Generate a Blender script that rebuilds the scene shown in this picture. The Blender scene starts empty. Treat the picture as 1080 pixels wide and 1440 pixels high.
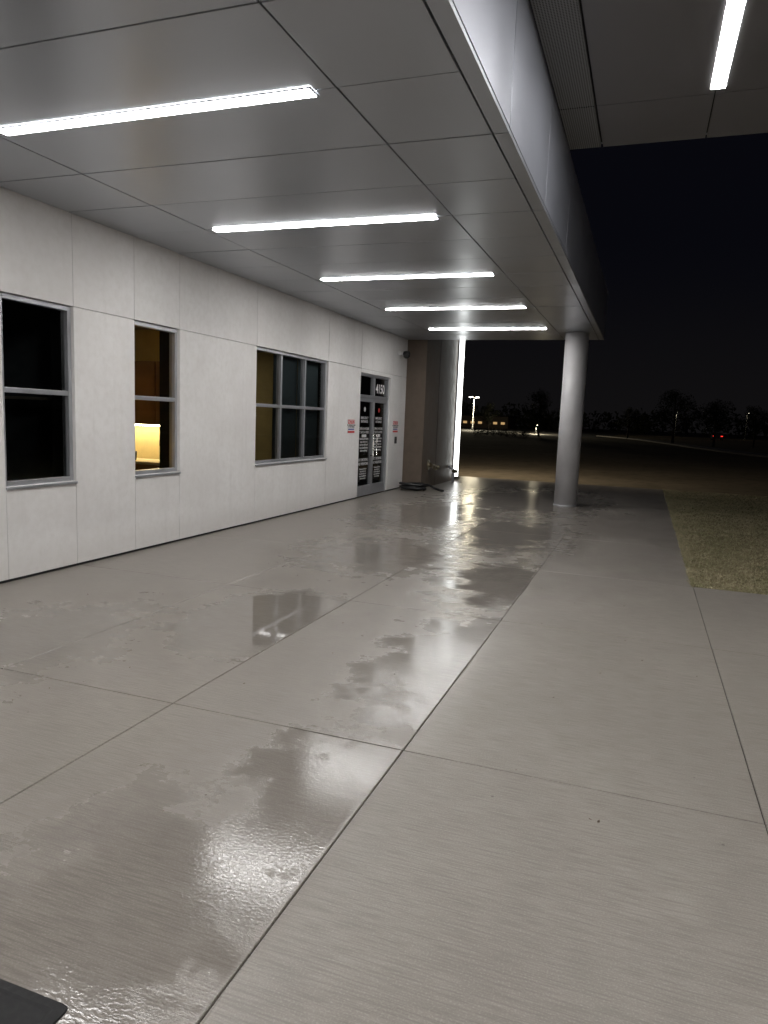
import bpy, bmesh, math, random
import numpy as np
from mathutils import Vector, Matrix
random.seed(7); rng=np.random.default_rng(7)
S=bpy.context.scene
COL=S.collection

# ------------------------------------------------ node helpers
def newmat(name):
    m=bpy.data.materials.new(name); m.use_nodes=True
    nt=m.node_tree; b=nt.nodes["Principled BSDF"]
    return m,nt,b
def setin(nt,sock,v):
    if isinstance(v,bpy.types.NodeSocket): nt.links.new(v,sock)
    else: sock.default_value=v
def MA(nt,op,a,b=None,c=None,clamp=False):
    n=nt.nodes.new('ShaderNodeMath'); n.operation=op; n.use_clamp=clamp
    setin(nt,n.inputs[0],a)
    if b is not None: setin(nt,n.inputs[1],b)
    if c is not None: setin(nt,n.inputs[2],c)
    return n.outputs[0]
def MR(nt,v,a,b,c=0.,d=1.,smooth=True):
    n=nt.nodes.new('ShaderNodeMapRange')
    n.interpolation_type='SMOOTHSTEP' if smooth else 'LINEAR'
    setin(nt,n.inputs[0],v); n.inputs[1].default_value=a; n.inputs[2].default_value=b
    setin(nt,n.inputs[3],c); setin(nt,n.inputs[4],d)
    return n.outputs[0]
def MIXC(nt,f,a,b,blend='MIX'):
    n=nt.nodes.new('ShaderNodeMix'); n.data_type='RGBA'; n.blend_type=blend
    setin(nt,n.inputs[0],f)
    setin(nt,n.inputs[6],a if not isinstance(a,tuple) else (*a,1) if len(a)==3 else a)
    setin(nt,n.inputs[7],b if not isinstance(b,tuple) else (*b,1) if len(b)==3 else b)
    return n.outputs[2]
def MIXF(nt,f,a,b):
    n=nt.nodes.new('ShaderNodeMix'); setin(nt,n.inputs[0],f); setin(nt,n.inputs[2],a); setin(nt,n.inputs[3],b); return n.outputs[0]
def OBJ(nt):
    g=nt.nodes.new('ShaderNodeNewGeometry'); return g.outputs['Position']
def MAPV(nt,v,scale=(1,1,1)):
    n=nt.nodes.new('ShaderNodeMapping'); setin(nt,n.inputs[0],v); n.inputs['Scale'].default_value=scale
    return n.outputs[0]
def NOISE(nt,v,scale,detail=4,rough=.55,dist=0.):
    n=nt.nodes.new('ShaderNodeTexNoise'); setin(nt,n.inputs['Vector'],v)
    n.inputs['Scale'].default_value=scale; n.inputs['Detail'].default_value=detail
    n.inputs['Roughness'].default_value=rough; n.inputs['Distortion'].default_value=dist
    return n.outputs[0]
def BUMP(nt,b,h,strength=.3,dist=.01):
    n=nt.nodes.new('ShaderNodeBump'); setin(nt,n.inputs['Strength'],strength)
    n.inputs['Distance'].default_value=dist; setin(nt,n.inputs['Height'],h)
    nt.links.new(n.outputs[0],b.inputs['Normal'])
def simple(name,col,rough=.5,metal=0.,var=.12,scale=6,bump=0.,spec=.5):
    m,nt,b=newmat(name); p=OBJ(nt)
    n=NOISE(nt,p,scale,3)
    c=MIXC(nt,MR(nt,n,.3,.7),tuple(x*(1-var) for x in col),tuple(min(1,x*(1+var)) for x in col))
    nt.links.new(c,b.inputs['Base Color'])
    nt.links.new(MR(nt,n,.3,.7,rough*.9,min(1,rough*1.15)),b.inputs['Roughness'])
    b.inputs['Metallic'].default_value=metal; b.inputs['Specular IOR Level'].default_value=spec
    if bump: BUMP(nt,b,NOISE(nt,p,scale*25,3),bump,.003)
    return m
def emis(name,col,s):
    m,nt,b=newmat(name)
    b.inputs['Base Color'].default_value=(.8,.8,.8,1)
    b.inputs['Emission Color'].default_value=(*col,1); b.inputs['Emission Strength'].default_value=s
    return m

# ------------------------------------------------ mesh helpers
def link(o,parent=None):
    COL.objects.link(o)
    if parent: o.parent=parent
    return o
def empty(name,loc=(0,0,0)):
    e=bpy.data.objects.new(name,None); e.location=loc; e.empty_display_size=.2
    COL.objects.link(e); bpy.context.view_layer.update(); return e
def fromdata(name,v,f,mat,parent=None,smooth=False):
    me=bpy.data.meshes.new(name); me.from_pydata(v,[],f); me.update()
    if mat: me.materials.append(mat)
    if smooth: me.shade_smooth()
    o=bpy.data.objects.new(name,me); link(o)
    if parent:
        o.parent=parent; o.matrix_parent_inverse=parent.matrix_world.inverted()
    return o
def boxes(name,L,mat,parent=None,bevel=0.):
    V=[];F=[]
    for (x0,x1,y0,y1,z0,z1) in L:
        i=len(V)
        V+=[(x0,y0,z0),(x1,y0,z0),(x1,y1,z0),(x0,y1,z0),(x0,y0,z1),(x1,y0,z1),(x1,y1,z1),(x0,y1,z1)]
        F+=[(i,i+3,i+2,i+1),(i+4,i+5,i+6,i+7),(i,i+1,i+5,i+4),(i+1,i+2,i+6,i+5),(i+2,i+3,i+7,i+6),(i+3,i,i+4,i+7)]
    o=fromdata(name,V,F,mat,parent)
    if bevel:
        md=o.modifiers.new('bev','BEVEL'); md.width=bevel; md.segments=2; md.limit_method='ANGLE'
    return o
def lathe(name,prof,mat,loc=(0,0,0),seg=48,parent=None,axis='Z'):
    V=[];F=[]
    for r,z in prof:
        for k in range(seg):
            a=2*math.pi*k/seg
            p=(r*math.cos(a),r*math.sin(a),z)
            if axis=='X': p=(p[2],p[0],p[1])
            if axis=='Y': p=(p[1],p[2],p[0])
            V.append((p[0]+loc[0],p[1]+loc[1],p[2]+loc[2]))
    for j in range(len(prof)-1):
        for k in range(seg):
            F.append((j*seg+k,j*seg+(k+1)%seg,(j+1)*seg+(k+1)%seg,(j+1)*seg+k))
    F.append(tuple(range(seg-1,-1,-1))); F.append(tuple((len(prof)-1)*seg+k for k in range(seg)))
    o=fromdata(name,V,F,mat,parent)
    for p in o.data.polygons: p.use_smooth=len(p.vertices)==4
    return o
def tube(name,pts,rad,mat,parent=None,seg=10):
    V=[];F=[];n=len(pts)
    P=[Vector(p) for p in pts]
    R=rad if isinstance(rad,(list,tuple)) else [rad]*n
    for i,p in enumerate(P):
        t=(P[min(i+1,n-1)]-P[max(i-1,0)]).normalized()
        a=t.orthogonal().normalized() if abs(t.z)>.9 else t.cross(Vector((0,0,1))).normalized()
        b=t.cross(a)
        for k in range(seg):
            th=2*math.pi*k/seg
            V.append(tuple(p+R[i]*(math.cos(th)*a+math.sin(th)*b)))
    for i in range(n-1):
        for k in range(seg):
            F.append((i*seg+k,i*seg+(k+1)%seg,(i+1)*seg+(k+1)%seg,(i+1)*seg+k))
    F.append(tuple(range(seg))); F.append(tuple((n-1)*seg+k for k in range(seg-1,-1,-1)))
    return fromdata(name,V,F,mat,parent,True)
def text(name,body,size,x,y,z,mat,parent=None,align='CENTER',space=1.,bold=0.):
    cu=bpy.data.curves.new(name,'FONT'); cu.body=body; cu.size=size; cu.align_x=align
    cu.space_line=space; cu.extrude=.001; cu.offset=bold
    o=bpy.data.objects.new(name,cu); COL.objects.link(o)
    dg=bpy.context.evaluated_depsgraph_get(); me=bpy.data.meshes.new_from_object(o.evaluated_get(dg))
    bpy.data.objects.remove(o)
    M=Matrix(((0,0,1,x),(1,0,0,y),(0,1,0,z),(0,0,0,1)))
    me.transform(M); me.materials.clear(); me.materials.append(mat)
    o=bpy.data.objects.new(name,me); link(o)
    if parent: o.parent=parent; o.matrix_parent_inverse=parent.matrix_world.inverted()
    return o

# ------------------------------------------------ materials
def panelmat(name,col,rough,metal):
    m,nt,b=newmat(name); p=OBJ(nt)
    n=NOISE(nt,p,1.3,3)
    nt.links.new(MIXC(nt,n,tuple(c*.93 for c in col),tuple(c*1.06 for c in col)),b.inputs['Base Color'])
    b.inputs['Metallic'].default_value=metal
    nt.links.new(MR(nt,n,.3,.7,rough*.88,rough*1.12),b.inputs['Roughness'])
    BUMP(nt,b,n,.3,.012)
    return m
m_soffit=panelmat('soffit_metal',(.43,.45,.485),.33,.55)
m_soffit2=panelmat('upper_soffit_metal',(.235,.23,.24),.42,.4)
m_fascia=panelmat('fascia_metal',(.40,.415,.47),.38,.5)
m_dark=simple('joint_black',(.012,.012,.012),.8)
m_perf,nt,b=newmat('perforated_metal'); p=OBJ(nt)
sx=nt.nodes.new('ShaderNodeSeparateXYZ'); nt.links.new(p,sx.inputs[0])
def frac(s,f): return MA(nt,'SUBTRACT',MA(nt,'FRACT',MA(nt,'MULTIPLY',s,f)),.5)
fx=frac(sx.outputs[0],50);fy=frac(sx.outputs[1],50)
d=MA(nt,'SQRT',MA(nt,'ADD',MA(nt,'MULTIPLY',fx,fx),MA(nt,'MULTIPLY',fy,fy)))
k=MR(nt,d,.28,.36)
nt.links.new(MIXC(nt,k,(.01,.01,.01),(.24,.24,.24)),b.inputs['Base Color']); b.inputs['Roughness'].default_value=.5

m_wall,nt,b=newmat('precast_wall'); p=OBJ(nt)
n1=NOISE(nt,p,.9,4,.6); n2=NOISE(nt,p,14,4,.6); n3=NOISE(nt,MAPV(nt,p,(1,7,.5)),1.4,3)
c=MIXC(nt,MR(nt,n1,.3,.7),(.74,.72,.705),(.82,.805,.795))
c=MIXC(nt,MR(nt,n2,.35,.75,0,.4),c,(.68,.655,.63))
c=MIXC(nt,MR(nt,n3,.5,.8,0,.25),c,(.61,.59,.57))
sx=nt.nodes.new('ShaderNodeSeparateXYZ'); nt.links.new(p,sx.inputs[0])
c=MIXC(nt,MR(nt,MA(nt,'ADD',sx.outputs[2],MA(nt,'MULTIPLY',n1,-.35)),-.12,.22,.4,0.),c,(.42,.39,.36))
nt.links.new(c,b.inputs['Base Color']); b.inputs['Roughness'].default_value=.75
BUMP(nt,b,n2,.3,.004)

m_taupe=simple('taupe_cladding',(.125,.095,.072),.55,0,.1,5,.3)
m_alu=simple('window_aluminium',(.50,.51,.54),.35,.7,.05)
m_col=simple('column_paint',(.48,.47,.48),.42,0,.05,3,.1)
m_black=simple('black_plastic',(.015,.015,.016),.45)
m_chrome=simple('chrome',(.5,.48,.45),.25,1.)
m_brass=simple('weathered_brass',(.28,.24,.17),.35,.9)
m_white=simple('white_vinyl',(.78,.78,.78),.5,0,.03)
m_red=simple('red_vinyl',(.55,.03,.03),.5,0,.05)
m_blue=simple('blue_vinyl',(.05,.08,.3),.5,0,.05)
m_led=emis('led_lens',(1.,.985,.965),63)
m_led2=emis('led_lens_upper',(1.,.985,.965),72)
m_ledv=emis('led_vertical',(.98,1.,.97),6)
m_glass=bpy.data.materials.new('window_glass'); m_glass.use_nodes=True; nt=m_glass.node_tree
nt.nodes.clear(); out=nt.nodes.new('ShaderNodeOutputMaterial'); mx=nt.nodes.new('ShaderNodeMixShader')
tr=nt.nodes.new('ShaderNodeBsdfTransparent'); tr.inputs[0].default_value=(.62,.66,.66,1)
gl=nt.nodes.new('ShaderNodeBsdfGlossy'); gl.inputs['Roughness'].default_value=.01
fr=nt.nodes.new('ShaderNodeFresnel'); fr.inputs[0].default_value=1.6
nt.links.new(fr.outputs[0],mx.inputs[0]); nt.links.new(tr.outputs[0],mx.inputs[1]); nt.links.new(gl.outputs[0],mx.inputs[2]); nt.links.new(mx.outputs[0],out.inputs[0])
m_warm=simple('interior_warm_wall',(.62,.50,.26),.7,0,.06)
m_wood=simple('cabinet_wood',(.26,.12,.045),.5,0,.2,3)
m_darkroom=simple('dark_room',(.03,.03,.03),.8)
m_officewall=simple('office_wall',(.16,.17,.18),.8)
m_shade=simple('roller_shade',(.16,.19,.205),.7,0,.05)
m_count=simple('countertop',(.6,.52,.4),.35)
m_warmled=emis('under_cabinet_led',(1.,.82,.46),55)
m_rubber=simple('rubber_mat',(.012,.012,.013),.75,0,.3,40,.6)

# concrete pavement -------------------------------------------------
m_conc,nt,b=newmat('wet_concrete'); p=OBJ(nt)
sx=nt.nodes.new('ShaderNodeSeparateXYZ'); nt.links.new(p,sx.inputs[0])
X=sx.outputs[0];Y=sx.outputs[1]
wob=NOISE(nt,MAPV(nt,p,(1.1,1.3,1)),2.6,8,.66)
wob2=NOISE(nt,MAPV(nt,p,(1.,.6,1)),.9,3,.5)
wv=MA(nt,'MULTIPLY',MA(nt,'SUBTRACT',wob,.5),3.6)
def ell(cx,cy,rx,ry,amp=1.,edge=.3):
    a=MA(nt,'DIVIDE',MA(nt,'SUBTRACT',X,cx),rx); c_=MA(nt,'DIVIDE',MA(nt,'SUBTRACT',Y,cy),ry)
    d=MA(nt,'SQRT',MA(nt,'ADD',MA(nt,'MULTIPLY',a,a),MA(nt,'MULTIPLY',c_,c_)))
    d=MA(nt,'ADD',d,MA(nt,'MULTIPLY',wv,amp) if amp!=1. else wv)
    return MR(nt,d,1.+edge,1.-edge)
def mx_(l):
    q=None
    for e in l: q=e if q is None else MA(nt,'MAXIMUM',q,e)
    return q
film=mx_([ell(-1.12,4.7,.48,1.25,1.,.18),ell(-1.15,2.55,.45,.85,1.,.18),ell(-1.55,1.7,.55,.65,1.,.3),ell(-1.25,7.3,.6,1.,1.,.3)])
film=MA(nt,'MULTIPLY',film,MR(nt,X,-.99,-1.04))
mir=ell(-2.75,5.0,.62,.95,.3,.10)
mir=MA(nt,'MULTIPLY',mir,MR(nt,X,-2.38,-2.41))
far=mx_([ell(-2.9,8.1,.8,1.0,1.,.4),ell(-1.8,10.6,.8,1.5,1.,.4),ell(-3.4,12.2,.9,1.8,1.,.4),ell(-2.2,15.6,1.4,2.2,1.,.4),ell(-4.0,3.7,.5,.9,1.,.5)])
damp=MR(nt,MA(nt,'ADD',wob2,MA(nt,'ADD',MR(nt,X,-.4,-1.3,-.24,.10),MR(nt,Y,5.,12.,0.,.22))),.3,.62)
fine=NOISE(nt,p,150,2,.6); broom=NOISE(nt,MAPV(nt,p,(6,130,1)),1.,2,.6)
spot=NOISE(nt,p,5,7,.7)
rip=NOISE(nt,MAPV(nt,p,(50,80,1)),1.,2,.55)
c=MIXC(nt,MR(nt,wob2,.3,.7),(.225,.203,.179),(.268,.243,.215))
c=MIXC(nt,MR(nt,spot,.25,.75,0,.5),c,(.175,.156,.135))
c=MIXC(nt,MR(nt,fine,.45,.8,0,.6),c,(.38,.352,.318))
c=MIXC(nt,MR(nt,broom,.35,.72,0,.6),c,(.145,.128,.110))
vor=nt.nodes.new('ShaderNodeTexVoronoi'); nt.links.new(p,vor.inputs['Vector']); vor.inputs['Scale'].default_value=3.1
c=MIXC(nt,MR(nt,vor.outputs['Distance'],.016,.026,.7,0.),c,(.08,.068,.055))
c=MIXC(nt,MA(nt,'MULTIPLY',damp,.12),c,(.10,.09,.08))
wet=mx_([MA(nt,'MULTIPLY',film,.7),mir,MA(nt,'MULTIPLY',far,.9)])
c=MIXC(nt,MA(nt,'MULTIPLY',wet,.24),c,(.08,.073,.065))
nt.links.new(c,b.inputs['Base Color'])
r=MIXF(nt,damp,.50,.28)
r=MIXF(nt,far,r,.14)
r=MIXF(nt,film,r,.095)
r=MIXF(nt,mir,r,.03)
nt.links.new(r,b.inputs['Roughness'])
h1=MA(nt,'ADD',MA(nt,'MULTIPLY',broom,.8),MA(nt,'MULTIPLY',fine,.6))
h1=MA(nt,'MULTIPLY',h1,MIXF(nt,mir,MIXF(nt,MA(nt,'MAXIMUM',film,MA(nt,'MULTIPLY',far,.92)),.38,.035),.0))
h2=MA(nt,'MULTIPLY',rip,MIXF(nt,mir,MA(nt,'MULTIPLY',film,.15),.007))
BUMP(nt,b,MA(nt,'ADD',h1,h2),1.,.004)

def groundmat(name,a1,a2,a3,sc):
    m,nt,b=newmat(name); p=OBJ(nt)
    n1=NOISE(nt,p,sc,5,.65); n2=NOISE(nt,p,sc*12,4,.7)
    c=MIXC(nt,MR(nt,n1,.35,.65),a1,a2); c=MIXC(nt,MR(nt,n2,.45,.7,0,.8),c,a3)
    nt.links.new(c,b.inputs['Base Color']); b.inputs['Roughness'].default_value=.95; b.inputs['Specular IOR Level'].default_value=.15
    BUMP(nt,b,n2,.5,.02); return m
m_ground=groundmat('dormant_grass_ground',(.18,.145,.095),(.24,.195,.13),(.12,.10,.06),.16)
m_lawn=groundmat('lawn_soil',(.15,.13,.07),(.20,.165,.10),(.11,.095,.055),1.2)
m_asph=simple('asphalt',(.05,.05,.05),.7)
m_kerb=simple('kerb_concrete',(.32,.30,.27),.8)

# ------------------------------------------------ ground
g=fromdata('ground',[(-400,-300,-.06),(400,-300,-.06),(400,600,-.06),(-400,600,-.06)],[(0,1,2,3)],m_ground)
XL=[-5.46,-3.66,-2.39,-1.01,.62]; XR=[.62,2.25,3.9,5.5,7.2]
YL=[-8,-4.7,-2.0,.62,3.24,5.83,8.12,10.75,13.35,15.95,18.5,21.1]
V=[];F=[]
def slab(x0,x1,y0,y1):
    i=len(V); g_=.0025; ch=.0035
    for (ins,z) in ((g_,-.12),(g_,-.006),(g_+.001,-.002),(g_+ch,0.)):
        V.extend([(x0+ins,y0+ins,z),(x1-ins,y0+ins,z),(x1-ins,y1-ins,z),(x0+ins,y1-ins,z)])
    for r_ in range(3):
        for k in range(4):
            F.append((i+4*r_+k,i+4*r_+(k+1)%4,i+4*r_+4+(k+1)%4,i+4*r_+4+k))
    F.append((i+12,i+13,i+14,i+15))
for a,b_ in zip(XL,XL[1:]):
    for c_,d_ in zip(YL,YL[1:]): slab(a,b_,c_,d_)
for a,b_ in zip(XR,XR[1:]):
    for c_,d_ in zip(YL[:6],YL[1:7]): slab(a,b_,c_,d_)
pav=fromdata('concrete_pavement',V,F,m_conc)
boxes('joint_filler',[(-5.46,.62,-8,21.09,-.055,-.008),(.62,7.19,-8,8.11,-.055,-.008)],simple('joint_filler',(.045,.04,.034),.9),pav)

lx0,lx1,ly0,ly1=.63,7.2,8.13,21.3
soil=fromdata('lawn',[(lx0,ly0,-.015),(lx1,ly0,-.015),(lx1,ly1,-.03),(lx0,ly1,-.03)],[(0,1,2,3)],m_lawn)
m_blade,nt,b=newmat('grass_blades'); p=OBJ(nt)
n1=NOISE(nt,p,1.3,4,.65); n2=NOISE(nt,p,45,2)
c=MIXC(nt,MR(nt,n1,.38,.62),(.18,.175,.08),(.31,.27,.16)); c=MIXC(nt,MR(nt,n2,.35,.65,0,.75),c,(.38,.33,.21))
nt.links.new(c,b.inputs['Base Color']); b.inputs['Roughness'].default_value=.8
NB=70000
bx=lx0+ (lx1-lx0)*rng.random(NB)**1.6; by=ly0+(ly1-ly0)*rng.random(NB)**1.3
edge=rng.random(NB)<.04; bx=np.where(edge,lx0-.02*rng.random(NB),bx)
ang=rng.random(NB)*6.283; hh=.010+.022*rng.random(NB); w=.005+.005*rng.random(NB)
lean=.03*rng.standard_normal((NB,2))
base=-.02*np.ones(NB)+np.where(edge,.02,0.)
vv=np.empty((NB,3,3),dtype=np.float32)
vv[:,0]=np.c_[bx-w*np.cos(ang),by-w*np.sin(ang),base]; vv[:,1]=np.c_[bx+w*np.cos(ang),by+w*np.sin(ang),base]
vv[:,2]=np.c_[bx+lean[:,0],by+lean[:,1],base+hh]
me=bpy.data.meshes.new('grass'); me.vertices.add(NB*3); me.vertices.foreach_set('co',vv.reshape(-1))
me.loops.add(NB*3); me.loops.foreach_set('vertex_index',np.arange(NB*3,dtype=np.int32))
me.polygons.add(NB); me.polygons.foreach_set('loop_start',np.arange(0,NB*3,3,dtype=np.int32)); me.update(); me.validate()
me.materials.append(m_blade); o=bpy.data.objects.new('grass',me); COL.objects.link(o); o.parent=soil
V=[];F=[]
for _ in range(130):
    x=rng.uniform(-4.8,.5); y=rng.uniform(1.2,14); s=rng.uniform(.005,.014); a=rng.uniform(0,6.28)
    i=len(V)
    for k,(u,v_) in enumerate(((1,0),(.2,.5),(-1,.1),(-.1,-.45))):
        V.append((x+s*(u*math.cos(a)-v_*math.sin(a)),y+s*(u*math.sin(a)+v_*math.cos(a)),.002+.004*rng.random()))
    F.append((i,i+1,i+2,i+3))
fromdata('fallen_leaves',V,F,simple('dead_leaf',(.09,.055,.03),.8,0,.4,30))

# ------------------------------------------------ building
B=empty('commercial_building',(-5.45,6,0))
WX=-5.45; ZC=3.52; ZS=.89; ZH=2.63
wins=[(4.92,5.78),(6.69,7.52),(9.38,11.92)]; door=(13.5,15.28)
J=[-8,-5.2,-2.4,.3,1.2,3.1]+[4.92,5.78,6.69,7.52,9.38,11.92,13.5,15.28,16.4]
extra_win=(.3,1.2); wins_all=wins+[extra_win]
L=[];Lb=[]
gp=.003
for a,c_ in zip(J,J[1:]):
    L.append((WX-.1,WX,a+gp,c_-gp,ZH+.006,ZC+.25))
    Lb.append((WX-.3,WX-.012-.09,a,c_,ZH,ZC+.25))
    if (a,c_) in wins_all:
        L.append((WX-.1,WX,a+gp,c_-gp,.025,ZS)); Lb.append((WX-.3,WX-.102,a,c_,0,ZS))
    elif (a,c_)==door: pass
    else:
        L.append((WX-.1,WX,a+gp,c_-gp,.025,ZH)); Lb.append((WX-.3,WX-.102,a,c_,0,ZH))
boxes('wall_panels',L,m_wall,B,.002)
boxes('wall_core',Lb,m_darkroom,B)
Ls=[]
for y in J[1:-1]:
    if y in door or any(y in w_ for w_ in wins_all):
        Ls.append((WX-.09,WX-.004,y-.0029,y+.0029,ZH+.01,ZC+.2)); 
        if y not in door: Ls.append((WX-.09,WX-.004,y-.0029,y+.0029,.03,ZS-.005))
    else: Ls.append((WX-.09,WX-.004,y-.0029,y+.0029,.03,ZC+.2))
boxes('joint_sealant',Ls,simple('sealant',(.5,.49,.48),.8),B)
boxes('wall_base_shadow',[(WX-.09,WX-.01,-8,door[0],0,.024),(WX-.09,WX-.01,door[1],16.4,0,.024)],m_dark,B)  # near-black strip paints the thin shadow line under the panels
boxes('shell',[(-16,-15.7,-8,20.5,0,5.4),(-15.7,WX-.3,-8,-7.7,0,5.4),(-15.7,WX-.3,20.2,20.5,0,5.4),(-15.7,WX-.3,-7.7,20.2,5.1,5.4),(WX-.3,WX-.05,-8,16.4,ZC+.26,5.4)],m_taupe,B)
boxes('interior_floor',[(-15.7,WX-.3,-7.7,20.2,.0,.02)],simple('carpet',(.08,.075,.07),.9),B)
boxes('interior_ceiling',[(-15.7,WX-.3,-7.7,20.2,2.85,2.9)],simple('ceiling_tile',(.3,.29,.27),.9),B)
TX=-4.97
boxes('taupe_bay',[(-5.75,TX,16.41,19.55,0,5.4)],m_taupe,B,.006)
boxes('taupe_end_return',[(-5.75,TX-.08,19.56,20.5,0,5.4)],m_taupe,B)
boxes('bay_seams',[(TX-.01,TX+.002,17.6,17.61,0,5.4)],m_dark,B)

def window(y0,y1,cols,name):
    fr_=[];fw=.045;xo=WX-.035;xi=WX-.12
    fr_+= [(xi,xo,y0,y0+fw,ZS,ZH),(xi,xo,y1-fw,y1,ZS,ZH),(xi,xo,y0+fw,y1-fw,ZH-fw,ZH),(xi,xo,y0+fw,y1-fw,ZS,ZS+fw)]
    mz=1.775
    ys=[y0+fw]+[y0+(y1-y0)*k/cols for k in range(1,cols)]+[y1-fw]
    for k in range(1,cols): fr_.append((xi,xo,ys[k]-.022,ys[k]+.022,ZS+fw,ZH-fw))
    for k in range(cols):
        a=ys[k]+(0 if k==0 else .022); c_=ys[k+1]-(0 if k==cols-1 else .022)
        fr_.append((xi,xo-.003,a,c_,mz-.024,mz+.024))
    boxes(name+'_frame',fr_,m_alu,B,.003)
    boxes(name+'_sill',[(WX-.03,WX+.02,y0-.005,y1+.005,ZS-.028,ZS-.003)],m_alu,B,.003)
    fromdata(name+'_glass',[(WX-.08,y0+.02,ZS+.02),(WX-.08,y1-.02,ZS+.02),(WX-.08,y1-.02,ZH-.02),(WX-.08,y0+.02,ZH-.02)],[(0,1,2,3)],m_glass,B)
window(*wins[0],1,'window_a'); window(*wins[1],1,'window_b'); window(*wins[2],3,'window_c'); window(*extra_win,1,'window_d')
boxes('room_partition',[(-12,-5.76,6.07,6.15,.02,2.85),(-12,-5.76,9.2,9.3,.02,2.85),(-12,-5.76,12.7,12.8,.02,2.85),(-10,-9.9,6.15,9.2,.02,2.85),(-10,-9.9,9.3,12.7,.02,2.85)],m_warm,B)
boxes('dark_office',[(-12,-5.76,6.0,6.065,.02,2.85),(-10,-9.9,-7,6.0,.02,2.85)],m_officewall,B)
boxes('office_desk',[(-8.4,-5.9,5.2,5.95,.72,.76),(-8.35,-8.3,5.25,5.9,.02,.72)],m_wood,B)
boxes('office_monitor',[(-6.75,-6.2,5.6,5.63,.9,1.25),(-6.5,-6.45,5.6,5.64,.76,.9)],m_black,B)
boxes('office_shelf',[(-7.6,-5.9,5.8,5.99,1.7,1.73),(-7.3,-7.1,5.82,5.98,1.73,2.0),(-7.05,-6.8,5.82,5.98,1.73,1.95)],m_count,B)
boxes('upper_cabinet',[(-9.8,-8.6,8.85,9.19,1.42,2.35),(-8.59,-7.72,8.85,9.19,1.42,2.35),(-7.71,-6.85,8.85,9.19,1.42,2.35),(-6.84,-6.0,8.85,9.19,1.42,2.35)],m_wood,B,.004)
boxes('lower_cabinet',[(-9.8,-6.0,8.62,9.19,.02,.84)],m_wood,B)
boxes('counter',[(-9.85,-5.95,8.58,9.19,.845,.885)],m_count,B,.004)
boxes('under_cabinet_light',[(-9.6,-6.2,9.0,9.05,1.395,1.415)],m_warmled,B)
lathe('cup',[(.035,.886),(.045,1.02),(.043,1.02),(.034,.90)],m_black,(-7.15,8.75,0),20,B)
lathe('coffee_maker',[(.09,.886),(.09,.95),(.06,.96),(.06,1.1),(.1,1.12),(.1,1.2),(.05,1.21)],m_black,(-6.65,8.85,0),24,B)
boxes('room_light',[(-8.6,-8.0,10.6,11.8,2.82,2.845)],emis('room_panel',(1.,.86,.60),4.5),B)
boxes('room_light_b',[(-8.2,-7.9,7.2,7.5,2.82,2.845)],emis('room_panel_b',(1.,.7,.35),16),B)
boxes('roller_shade',[(WX-.2,WX-.19,10.24,11.06,ZS,ZH),(WX-.2,WX-.19,11.09,11.9,ZS,ZH)],m_shade,B)
# door
y0,y1=door; ZD=2.06; ZT=2.55; xo=WX-.03; xi=WX-.12
fr_=[(xi,xo,y0,y0+.05,0,ZT),(xi,xo,y1-.05,y1,0,ZT),(xi,xo,y0+.05,y1-.05,ZT-.05,ZT),(xi,xo,y0+.05,y1-.05,ZD,ZD+.06)]
ym=(y0+y1)/2
fr_.append((xi,xo,ym-.02,ym+.02,ZD+.06,ZT-.05))
boxes('door_frame',fr_,m_alu,B,.003)
boxes('door_head_wall',[(WX-.1,WX,y0+gp,y1-gp,ZT+.004,ZH+.003)],m_wall,B)
lf=[]
for a,c_ in ((y0+.053,ym-.004),(ym+.004,y1-.053)):
    lf+=[(xi+.02,xo-.01,a,a+.06,.01,ZD-.004),(xi+.02,xo-.01,c_-.06,c_,.01,ZD-.004),(xi+.02,xo-.01,a+.06,c_-.06,ZD-.08,ZD-.004),(xi+.02,xo-.01,a+.06,c_-.06,.01,.22)]
boxes('door_leaf',lf,m_alu,B,.003)
fromdata('door_glass',[(WX-.08,y0,.1),(WX-.08,y1,.1),(WX-.08,y1,ZT-.02),(WX-.08,y0,ZT-.02)],[(0,1,2,3)],m_glass,B)
boxes('door_backing',[(-6.6,-6.55,13,16,.02,2.85),(-6.55,-5.76,13.0,13.05,.02,2.85),(-6.55,-5.76,16.0,16.05,.02,2.85)],m_darkroom,B)
for yy in (ym-.1,ym+.1):
    tube('door_handle',[(xo-.01,yy,.85),(xo+.05,yy,.85),(xo+.05,yy,1.3),(xo-.01,yy,1.3)],.012,m_chrome,B)
text('address_number','4150',.27,WX-.075,ym+.45,ZD+.13,m_white,B,bold=.006)
m_vin=simple('frosted_vinyl',(.5,.5,.5),.6,0,.03)
body="EMERGENCY\nENTRANCE\n\nOPEN 24 HOURS\n7 DAYS A WEEK\n"
body2="Patients and visitors\nmust check in at\nthe front desk and\nshow identification\nbefore entering\n"
for (a,c_) in ((y0+.053,ym-.004),(ym+.004,y1-.053)):
    yc=(a+c_)/2
    lathe('door_logo',[(.05,0),(.05,.002)],m_vin if a<ym-.2 else m_red,(WX-.076,yc,1.82),20,B,'X')
    text('door_text',body,.075,WX-.076,yc,1.62,m_vin,B,bold=.001)
    text('door_text',body2,.062,WX-.076,yc,1.19,m_vin,B,bold=.001)
    text('door_text',"NO SMOKING\nNO WEAPONS",.085,WX-.076,yc,.74,m_vin,B,bold=.002)
    text('door_text',body2,.05,WX-.076,yc,.56,m_vin,B,bold=.001)
    boxes('door_notice',[(WX-.078,WX-.075,yc-.13,yc+.13,1.24,1.30)],m_vin,B)

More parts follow.
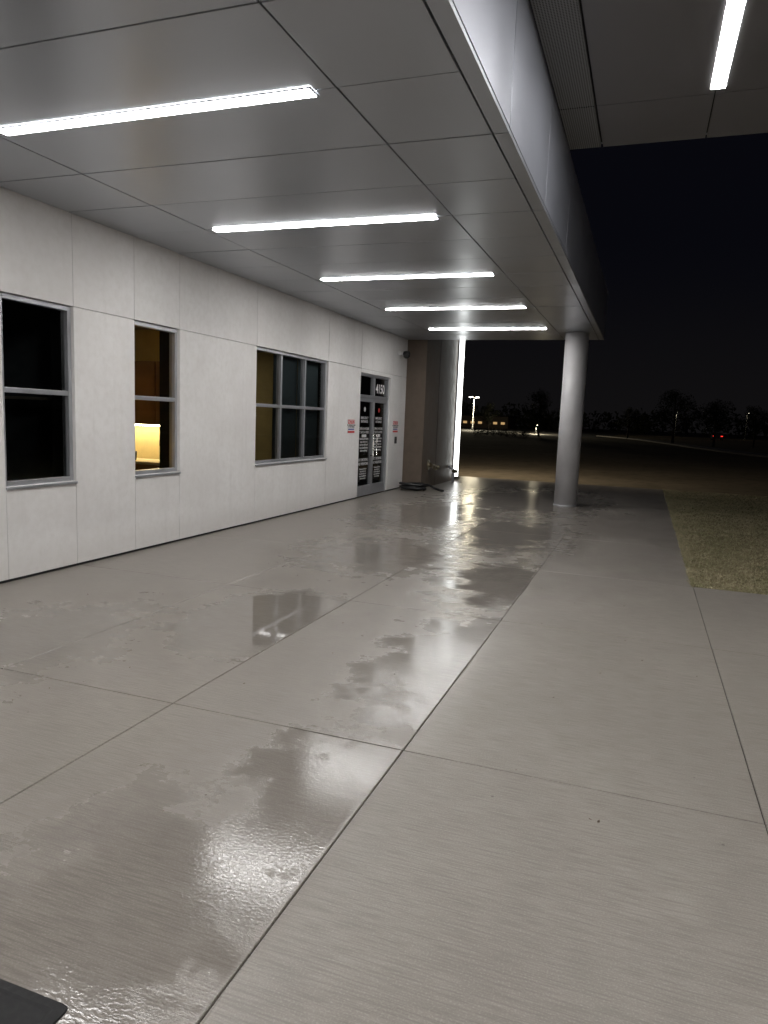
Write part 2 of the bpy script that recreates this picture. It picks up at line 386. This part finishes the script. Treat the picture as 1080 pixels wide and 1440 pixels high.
def wall_sign(y,z):
    e=empty('wall_sign',(WX,y,z)); w_=.18;hh_=.14
    boxes('plate',[(WX+.001,WX+.006,y-w_,y+w_,z-hh_,z+hh_)],m_white,e,.001)
    boxes('header',[(WX+.006,WX+.008,y-w_+.01,y+w_-.01,z+.05,z+hh_-.01)],m_red,e)
    boxes('footer',[(WX+.006,WX+.008,y-w_+.01,y+w_-.01,z-hh_+.01,z-.09)],m_red,e)
    boxes('band',[(WX+.006,WX+.008,y-w_+.03,y+w_-.03,z-.07,z-.045)],m_blue,e)
    text('lettering','NOTICE\n',.09,WX+.009,y,z+.06,m_white,e)
    text('lettering','NO WEAPONS ALLOWED\nON THESE PREMISES',.035,WX+.009,y,z+.012,m_black,e)
wall_sign(13.06,1.47); wall_sign(15.72,1.47)
e=empty('card_reader',(WX,15.75,1.15))
boxes('body',[(WX+.001,WX+.03,15.70,15.80,1.08,1.24)],m_black,e,.008); boxes('plate',[(WX+.03,WX+.033,15.72,15.78,1.16,1.2)],m_chrome,e)
e=empty('security_camera',(WX,15.8,3.12))
lathe('mount',[(.06,0),(.06,.03),(.03,.05),(.03,.16)],m_white,(WX,15.8,3.14),24,e,'X')
lathe('housing',[(.02,.08),(.075,.07),(.085,.02),(.085,-.01)],m_black,(WX+.18,15.8,3.12),28,e)
lathe('dome',[(.078,-.01),(.072,-.05),(.045,-.08),(.01,-.09)],m_black,(WX+.18,15.8,3.12),28,e)
e=empty('vertical_wall_light',(TX,19.5,0))
boxes('lens',[(TX+.03,TX+.13,19.42,19.52,.12,5.2)],m_ledv,e)
boxes('housing',[(TX+.001,TX+.03,19.36,19.54,.1,5.25)],m_alu,e,.003)
e=empty('added_end_wall_fill',(-5.6,20.5,3.4))  # added fixture, unseen from the camera, to brighten the ground beyond the walk
boxes('housing',[(-5.8,-5.4,20.5,20.62,3.3,3.55)],m_black,e,.01)
boxes('lens',[(-5.76,-5.44,20.621,20.64,3.32,3.5)],emis('added_fill_lens',(1.,.85,.65),20),e)
l=bpy.data.lights.new('added_fill_lamp','AREA'); l.shape='RECTANGLE'; l.size=.32; l.size_y=.18; l.energy=360; l.color=(1.,.87,.70)
o=bpy.data.objects.new('added_fill_lamp',l); o.location=(-5.6,20.66,3.41); o.rotation_euler=(math.radians(86),0,math.radians(-18)); COL.objects.link(o)
o.parent=e; o.matrix_parent_inverse=e.matrix_world.inverted()

e=empty('fire_department_connection',(TX,16.95,.5))
lathe('escutcheon',[(.13,0),(.13,.012),(.1,.02)],m_brass,(TX,16.95,.55),32,e,'X')
tube('body',[(TX,16.95,.55),(TX+.1,16.95,.55)],.06,m_brass,e,16)
for s in (-1,1):
    tube('inlet',[(TX+.08,16.95,.55),(TX+.2,16.95+s*.11,.50)],.045,m_brass,e,16)
    tube('cap',[(TX+.2,16.95+s*.11,.50),(TX+.235,16.95+s*.13,.487)],.056,m_brass,e,16)
e=empty('standpipe_valve',(TX+.15,18.9,0))
tube('riser',[(TX+.15,18.9,0),(TX+.15,18.9,.34),(TX+.0,18.9,.42)],.04,m_alu,e,14)
tube('valve_body',[(TX+.15,18.9,.3),(TX+.26,18.8,.3)],.05,m_brass,e,14)
lathe('hand_wheel',[(.07,.43),(.08,.44),(.07,.45)],m_black,(TX+.15,18.9,0),20,e)
pts=[]
for i in range(170):
    t=i/170*2*math.pi*5; rr=.24+.04*math.sin(t*.7)+.02*math.sin(3.3*t)
    pts.append((-5.02+rr*math.cos(t)*1.1,15.95+rr*math.sin(t),.03+.13*(i/170)+.015*math.sin(2*t)))
pts+=[(-4.7,16.2,.12),(-4.6,16.3,.05),(-4.45,16.2,.025),(-4.3,16.0,.025)]
tube('coiled_hose',pts,.028,m_black,None,8)

# ------------------------------------------------ lower canopy
C=empty('entrance_canopy',(-3,4,ZC))
XS=[-5.45,-4.46,-1.82,-1.09]; P=.8733; YS=[3.98+P*k for k in range(-13,15)]
YE=16.4; YS=[y for y in YS if y<YE-.3]+[YE]
L=[]; g2=.0065
for a,c_ in zip(XS,XS[1:]):
    for d_,e_ in zip(YS,YS[1:]):
        dz=.0012*rng.standard_normal()
        L.append((a+g2,c_-g2,d_+g2,e_-g2,ZC+dz,ZC+.03))
boxes('soffit_panels',L,m_soffit,C,.0015)
Yf=[YS[0]+1.7466*k for k in range(0,20)]; Yf=[y for y in Yf if y<YE-.3]+[YE]
boxes('edge_trim',[(-1.09+g2,-.984,d_+g2,e_-g2,ZC,ZC+.03) for d_,e_ in zip(Yf,Yf[1:])],m_soffit,C,.0015)
boxes('soffit_backing',[(-5.45,-1.01,YS[0],YE-.04,ZC+.04,ZC+.96)],m_dark,C)
boxes('fascia_panels',[(-1.005,-.98,d_+g2,e_-g2,ZC+.002+.03,4.52) for d_,e_ in zip(Yf,Yf[1:])],m_fascia,C,.002)
boxes('fascia_end',[(a+g2,c_-g2,YE-.03,YE,ZC+.032,4.52) for a,c_ in zip([-5.44]+XS[1:],XS[1:]+[-1.007])],m_fascia,C,.002)
boxes('roof',[(-5.45,-1.0,YS[0],YE-.03,4.49,4.53)],m_dark,C)
def ceiling_light(cx,cy,z,ln,along,mat,w=.095):
    e=empty('ceiling_light',(cx,cy,z)); h=ln/2
    if along=='X':
        boxes('lens',[(cx-h,cx+h,cy-w/2,cy+w/2,z-.014,z-.003)],mat,e)
        t=.012; F_=[(cx-h-t,cx+h+t,cy-w/2-t,cy-w/2-.001,z-.012,z-.003),(cx-h-t,cx+h+t,cy+w/2+.001,cy+w/2+t,z-.012,z-.003),
           (cx-h-t,cx-h-.001,cy-w/2,cy+w/2,z-.012,z-.003),(cx+h+.001,cx+h+t,cy-w/2,cy+w/2,z-.012,z-.003)]
    else:
        boxes('lens',[(cx-w/2,cx+w/2,cy-h,cy+h,z-.014,z-.003)],mat,e)
        t=.012; F_=[(cx-w/2-t,cx-w/2-.001,cy-h-t,cy+h+t,z-.012,z-.003),(cx+w/2+.001,cx+w/2+t,cy-h-t,cy+h+t,z-.012,z-.003),
           (cx-w/2,cx+w/2,cy-h-t,cy-h-.001,z-.012,z-.003),(cx-w/2,cx+w/2,cy+h+.001,cy+h+t,z-.012,z-.003)]
    boxes('trim',F_,m_alu,e)
for k in range(-3,5): ceiling_light(-3.16,3.98+2.62*k,ZC,2.38,'X',m_led)
e=empty('round_column',(-1.44,15.2,0))
lathe('shaft',[(.232,.0),(.232,3.515)],m_col,(-1.44,15.2,0),64,e)
lathe('base_collar',[(.245,.0),(.245,.012),(.234,.02)],m_alu,(-1.44,15.2,0),64,e)

# ------------------------------------------------ upper canopy
U=empty('drive_through_canopy',(3,2,4.5)); ZU=4.5
XU=[-.645,.33,2.1,3.9,5.6,7.4]; YU=[-8,-5.6,-3.1,-.6,1.9,4.4,7.0,8.0]
L=[(a+g2,c_-g2,d_+g2,e_-g2,ZU,ZU+.03) for a,c_ in zip(XU,XU[1:]) for d_,e_ in zip(YU,YU[1:])]
boxes('soffit_panels',L,m_soffit2,U,.0015)
boxes('perforated_strip',[(-.97,-.645-g2*2,d_+g2,e_-g2,ZU,ZU+.03) for d_,e_ in zip(YU,YU[1:])],m_perf,U)
boxes('canopy_core',[(-.975,7.38,-8,7.97,ZU+.04,ZU+.9)],m_dark,U)
boxes('fascia',[(-.975,7.4,7.972,8.0,ZU+.032,ZU+.92),(7.385,7.41,-8,8,ZU+.032,ZU+.92)],m_fascia,U,.002)
for cx in (.34,3.9):
    for cy in (5.68,1.6,-2.5): ceiling_light(cx,cy,ZU,2.4,'Y',m_led2,.11)
for cy in (6.6,-6.0):
    e=empty('round_column',(6.6,cy,0)); lathe('shaft',[(.232,.0),(.232,4.495)],m_col,(6.6,cy,0),64,e)

# ------------------------------------------------ rubber mat
V=[];F=[]
def rr_(x0,x1,y0,y1,r,z):
    o_=[]
    for cx,cy,a0 in ((x1-r,y1-r,0),(x0+r,y1-r,90),(x0+r,y0+r,180),(x1-r,y0+r,270)):
        for k in range(7):
            a=math.radians(a0+15*k); o_.append((cx+r*math.cos(a),cy+r*math.sin(a),z))
    return o_
rings=[rr_(-2.9,-1.36,.3,1.39,.02,.001),rr_(-2.898,-1.362,.302,1.388,.02,.006),rr_(-2.87,-1.39,.33,1.36,.015,.010),rr_(-2.86,-1.40,.34,1.35,.012,.007)]
for r_ in rings: V+=r_
n=28
for j in range(3):
    for k in range(n): F.append((j*n+k,j*n+(k+1)%n,(j+1)*n+(k+1)%n,(j+1)*n+k))
F.append(tuple(3*n+k for k in range(n)))
fromdata('door_mat',V,F,m_rubber)

# ------------------------------------------------ distance
fromdata('parking_lot',[(-90,118,-.05),(-6,118,-.05),(-6,200,-.05),(-90,200,-.05)],[(0,1,2,3)],m_asph)
cp=[(24,40),(15,48),(9.2,58),(6.2,72),(3.0,95),(-1,118),(-8,140)]
def cr(p0,p1,p2,p3,t): return .5*((2*p1)+(-p0+p2)*t+(2*p0-5*p1+4*p2-p3)*t*t+(-p0+3*p1-3*p2+p3)*t**3)
pp=[]
for i in range(len(cp)-1):
    q=[Vector(cp[max(0,min(len(cp)-1,i+k))]) for k in (-1,0,1,2)]
    for t in range(8): pp.append(cr(*q,t/8))
V=[];F=[]
for i,p_ in enumerate(pp):
    t=(pp[min(i+1,len(pp)-1)]-pp[max(i-1,0)]).normalized(); nrm=Vector((t.y,-t.x))
    a=p_-nrm*1.0; c_=p_+nrm*1.0
    V+=[(a.x,a.y,-.06),(a.x,a.y,.08),(c_.x,c_.y,.08),(c_.x,c_.y,-.06)]
    if i:
        j=4*i
        for k in range(3): F.append((j-4+k,j-3+k,j+1+k,j+k))
fromdata('footpath',V,F,m_kerb)
fromdata('drive_lane',[(-21,112,-.046),(-12,112,-.046),(-15,150,-.046),(-27,150,-.046)],[(0,1,2,3)],m_kerb)
m_pole=simple('pole_metal',(.2,.2,.2),.5,.6)
m_head=emis('lamp_lens',(1.,.97,.85),40)
m_head2=emis('small_lamp_lens',(1.,.9,.7),5)
def street_lamp(x,y,h,power,two=True,s_=1.,mh=None):
    e=empty('street_lamp',(x,y,0))
    lathe('pole',[(.25*s_,-.06),(.25*s_,.3),(.11*s_,.35),(.07*s_,h)],m_pole,(x,y,0),12,e)
    for s in ((-1,1) if two else (1,)):
        q=s*s_
        boxes('arm',[(x+min(0,q*.5),x+max(0,q*.5),y-.04,y+.04,h-.08,h)],m_pole,e)
        boxes('head',[(x+q*.75-.35*s_,x+q*.75+.35*s_,y-.25*s_,y+.25*s_,h-.04,h+.1)],m_pole,e,.03)
        boxes('lens',[(x+q*.75-.3*s_,x+q*.75+.3*s_,y-.22*s_,y+.22*s_,h-.12,h-.041)],mh or m_head,e)
    l=bpy.data.lights.new('lamp','POINT'); l.energy=power; l.color=(1.,.88,.62); l.shadow_soft_size=.3
    o=bpy.data.objects.new('lamp',l); o.location=(x,y,h-.6); COL.objects.link(o); o.parent=e; o.matrix_parent_inverse=e.matrix_world.inverted()
street_lamp(-35.0,152,7.,7000)
street_lamp(7.0,190,6.,40,False,.45,m_head2); street_lamp(22,185,6.2,40,False,.45,m_head2); street_lamp(-18,128,1.6,900,False,.2,m_head2)  # the last, low lamp is added to brighten the drive lane
m_leaf=simple('dark_foliage',(.040,.044,.022),.8,0,.3,8)
m_bark=simple('bark',(.06,.05,.04),.9)
V=[];F=[]
def clump(c,r,n,sz,flat=1.):
    for _ in range(n):
        d=Vector(rng.standard_normal(3)).normalized()*(r*rng.random()**.4); d.z*=flat
        q=Vector(c)+d; a=Vector(rng.standard_normal(3)).normalized()*sz; b2=Vector(rng.standard_normal(3)).normalized()*sz
        i=len(V); V.extend([tuple(q-a),tuple(q+a),tuple(q+b2)]); F.append((i,i+1,i+2))
for k in range(9): clump((-21+.85*k*1.05+.15*rng.standard_normal(),92+.4*rng.standard_normal(),.42),.5,260,.08,.95)
fromdata('shrub_row',V,F,m_leaf)
def tree(name,x,y,h,seed,r=1.):
    global V,F
    random.seed(seed); e=empty(name,(x,y,0)); V=[];F=[]
    tube('trunk',[(x,y,-.06),(x+.05,y,h*.3),(x-.05,y,h*.6),(x,y,h*.93)],[.16*h/6,.12*h/6,.07*h/6,.02],m_bark,e,8)
    for k in range(22):
        z0=h*(.22+.62*k/22); a=random.random()*6.28; ln=h*.32*r*(1.05-.7*(k/22))*random.uniform(.6,1.2)
        p1=(x+math.cos(a)*ln*.5,y+math.sin(a)*ln*.5,z0+ln*.3); p2=(x+math.cos(a)*ln,y+math.sin(a)*ln,z0+ln*.6)
        tube('limb',[(x,y,z0),p1,p2],[.05*h/6,.035*h/6,.012],m_bark,e,6)
        clump(p2,h*.12*random.uniform(.7,1.3),85,.1*h/6,.8); clump(p1,h*.11,60,.1*h/6,.8)
    clump((x,y,h*.9),h*.11,80,.1)
    fromdata('foliage',V,F,m_leaf,e)
tree('tree',-14.8,108,7.0,1); tree('tree',3.2,92,6.6,2,1.2); tree('tree',7.2,86,5.2,3,1.2); tree('tree',12.4,96,5.0,4,1.2); tree('tree',-2.5,120,5.,5,1.3); tree('tree',-27,130,5.5,6)
V=[];F=[]
for k in range(260):
    x=-150+300*rng.random(); y=235+40*rng.random(); hh_=4+5*rng.random()+2*math.sin(x*.07)
    clump((x,y,hh_*.5),hh_*.62,45,.9,.9)
fromdata('distant_tree_line',V,F,m_leaf)
e=empty('distant_building',(-55,225,0))
boxes('walls',[(-72,-40,222,236,-.06,3.6)],m_taupe,e); boxes('roof_edge',[(-72.3,-39.7,221.7,236.3,3.6,4.0)],m_dark,e)
boxes('windows',[(-71+2.4*k,-69.8+2.4*k,221.93,221.99,1.2,1.9) for k in range(13) if k%4!=2],emis('far_window',(1.,.62,.25),.5),e)
e=empty('parked_car',(13.2,150,0)); m_car=simple('car_paint',(.08,.08,.09),.3,.3)
prof=[(0,.35),(.05,.75),(.25,.95),(.9,1.0),(1.35,1.42),(2.7,1.45),(3.4,1.02),(4.3,.9),(4.45,.6),(4.4,.3)]
V=[];F=[]
for s in (0,1):
    for a,z in prof: V.append((12.3+1.8*s,150+a,z))
n=len(prof)
for k in range(n): F.append((k,(k+1)%n,n+(k+1)%n,n+k))
F.append(tuple(range(n-1,-1,-1))); F.append(tuple(range(n,2*n)))
fromdata('body',V,F,m_car,e)
for wx in (12.28,13.98):
    for wy in (150.8,153.6): lathe('wheel',[(.32,0),(.32,.16)],m_black,(wx,wy,.3),16,e,'X')
boxes('tail_light',[(12.35,12.7,149.96,149.999,.72,.86),(13.7,14.05,149.96,149.999,.72,.86)],emis('tail_red',(1.,.03,.02),2),e)

# ------------------------------------------------ world
w=bpy.data.worlds.new('World'); S.world=w; w.use_nodes=True; nt=w.node_tree; bg=nt.nodes['Background']
tc=nt.nodes.new('ShaderNodeTexCoord'); sx=nt.nodes.new('ShaderNodeSeparateXYZ'); nt.links.new(tc.outputs['Generated'],sx.inputs[0])
c=MIXC(nt,MR(nt,sx.outputs[2],0.,.25),(.0052,.0048,.0052),(.0021,.0022,.0038))
nt.links.new(c,bg.inputs[0]); bg.inputs[1].default_value=1.

# ------------------------------------------------ camera
psi=math.radians(19.74); th=math.atan(.1315); ro=.0397
R=Vector((math.cos(psi),math.sin(psi),0)); Fh=Vector((-math.sin(psi),math.cos(psi),0)); Z=Vector((0,0,1))
fw=math.cos(th)*Fh-math.sin(th)*Z; Up=math.sin(th)*Fh+math.cos(th)*Z
r_=math.cos(ro)*R+math.sin(ro)*Up; u_=math.cos(ro)*Up-math.sin(ro)*R
cd=bpy.data.cameras.new('camera'); cam=bpy.data.objects.new('camera',cd); COL.objects.link(cam)
cam.matrix_world=Matrix(((r_.x,u_.x,-fw.x,0),(r_.y,u_.y,-fw.y,0),(r_.z,u_.z,-fw.z,1.65),(0,0,0,1)))
cd.sensor_fit='HORIZONTAL'; cd.sensor_width=36; cd.lens=36*1000/1080; cd.clip_end=1500; cd.clip_start=.05
S.camera=cam
S.view_settings.view_transform='Standard'; S.view_settings.look='None'; S.view_settings.exposure=0
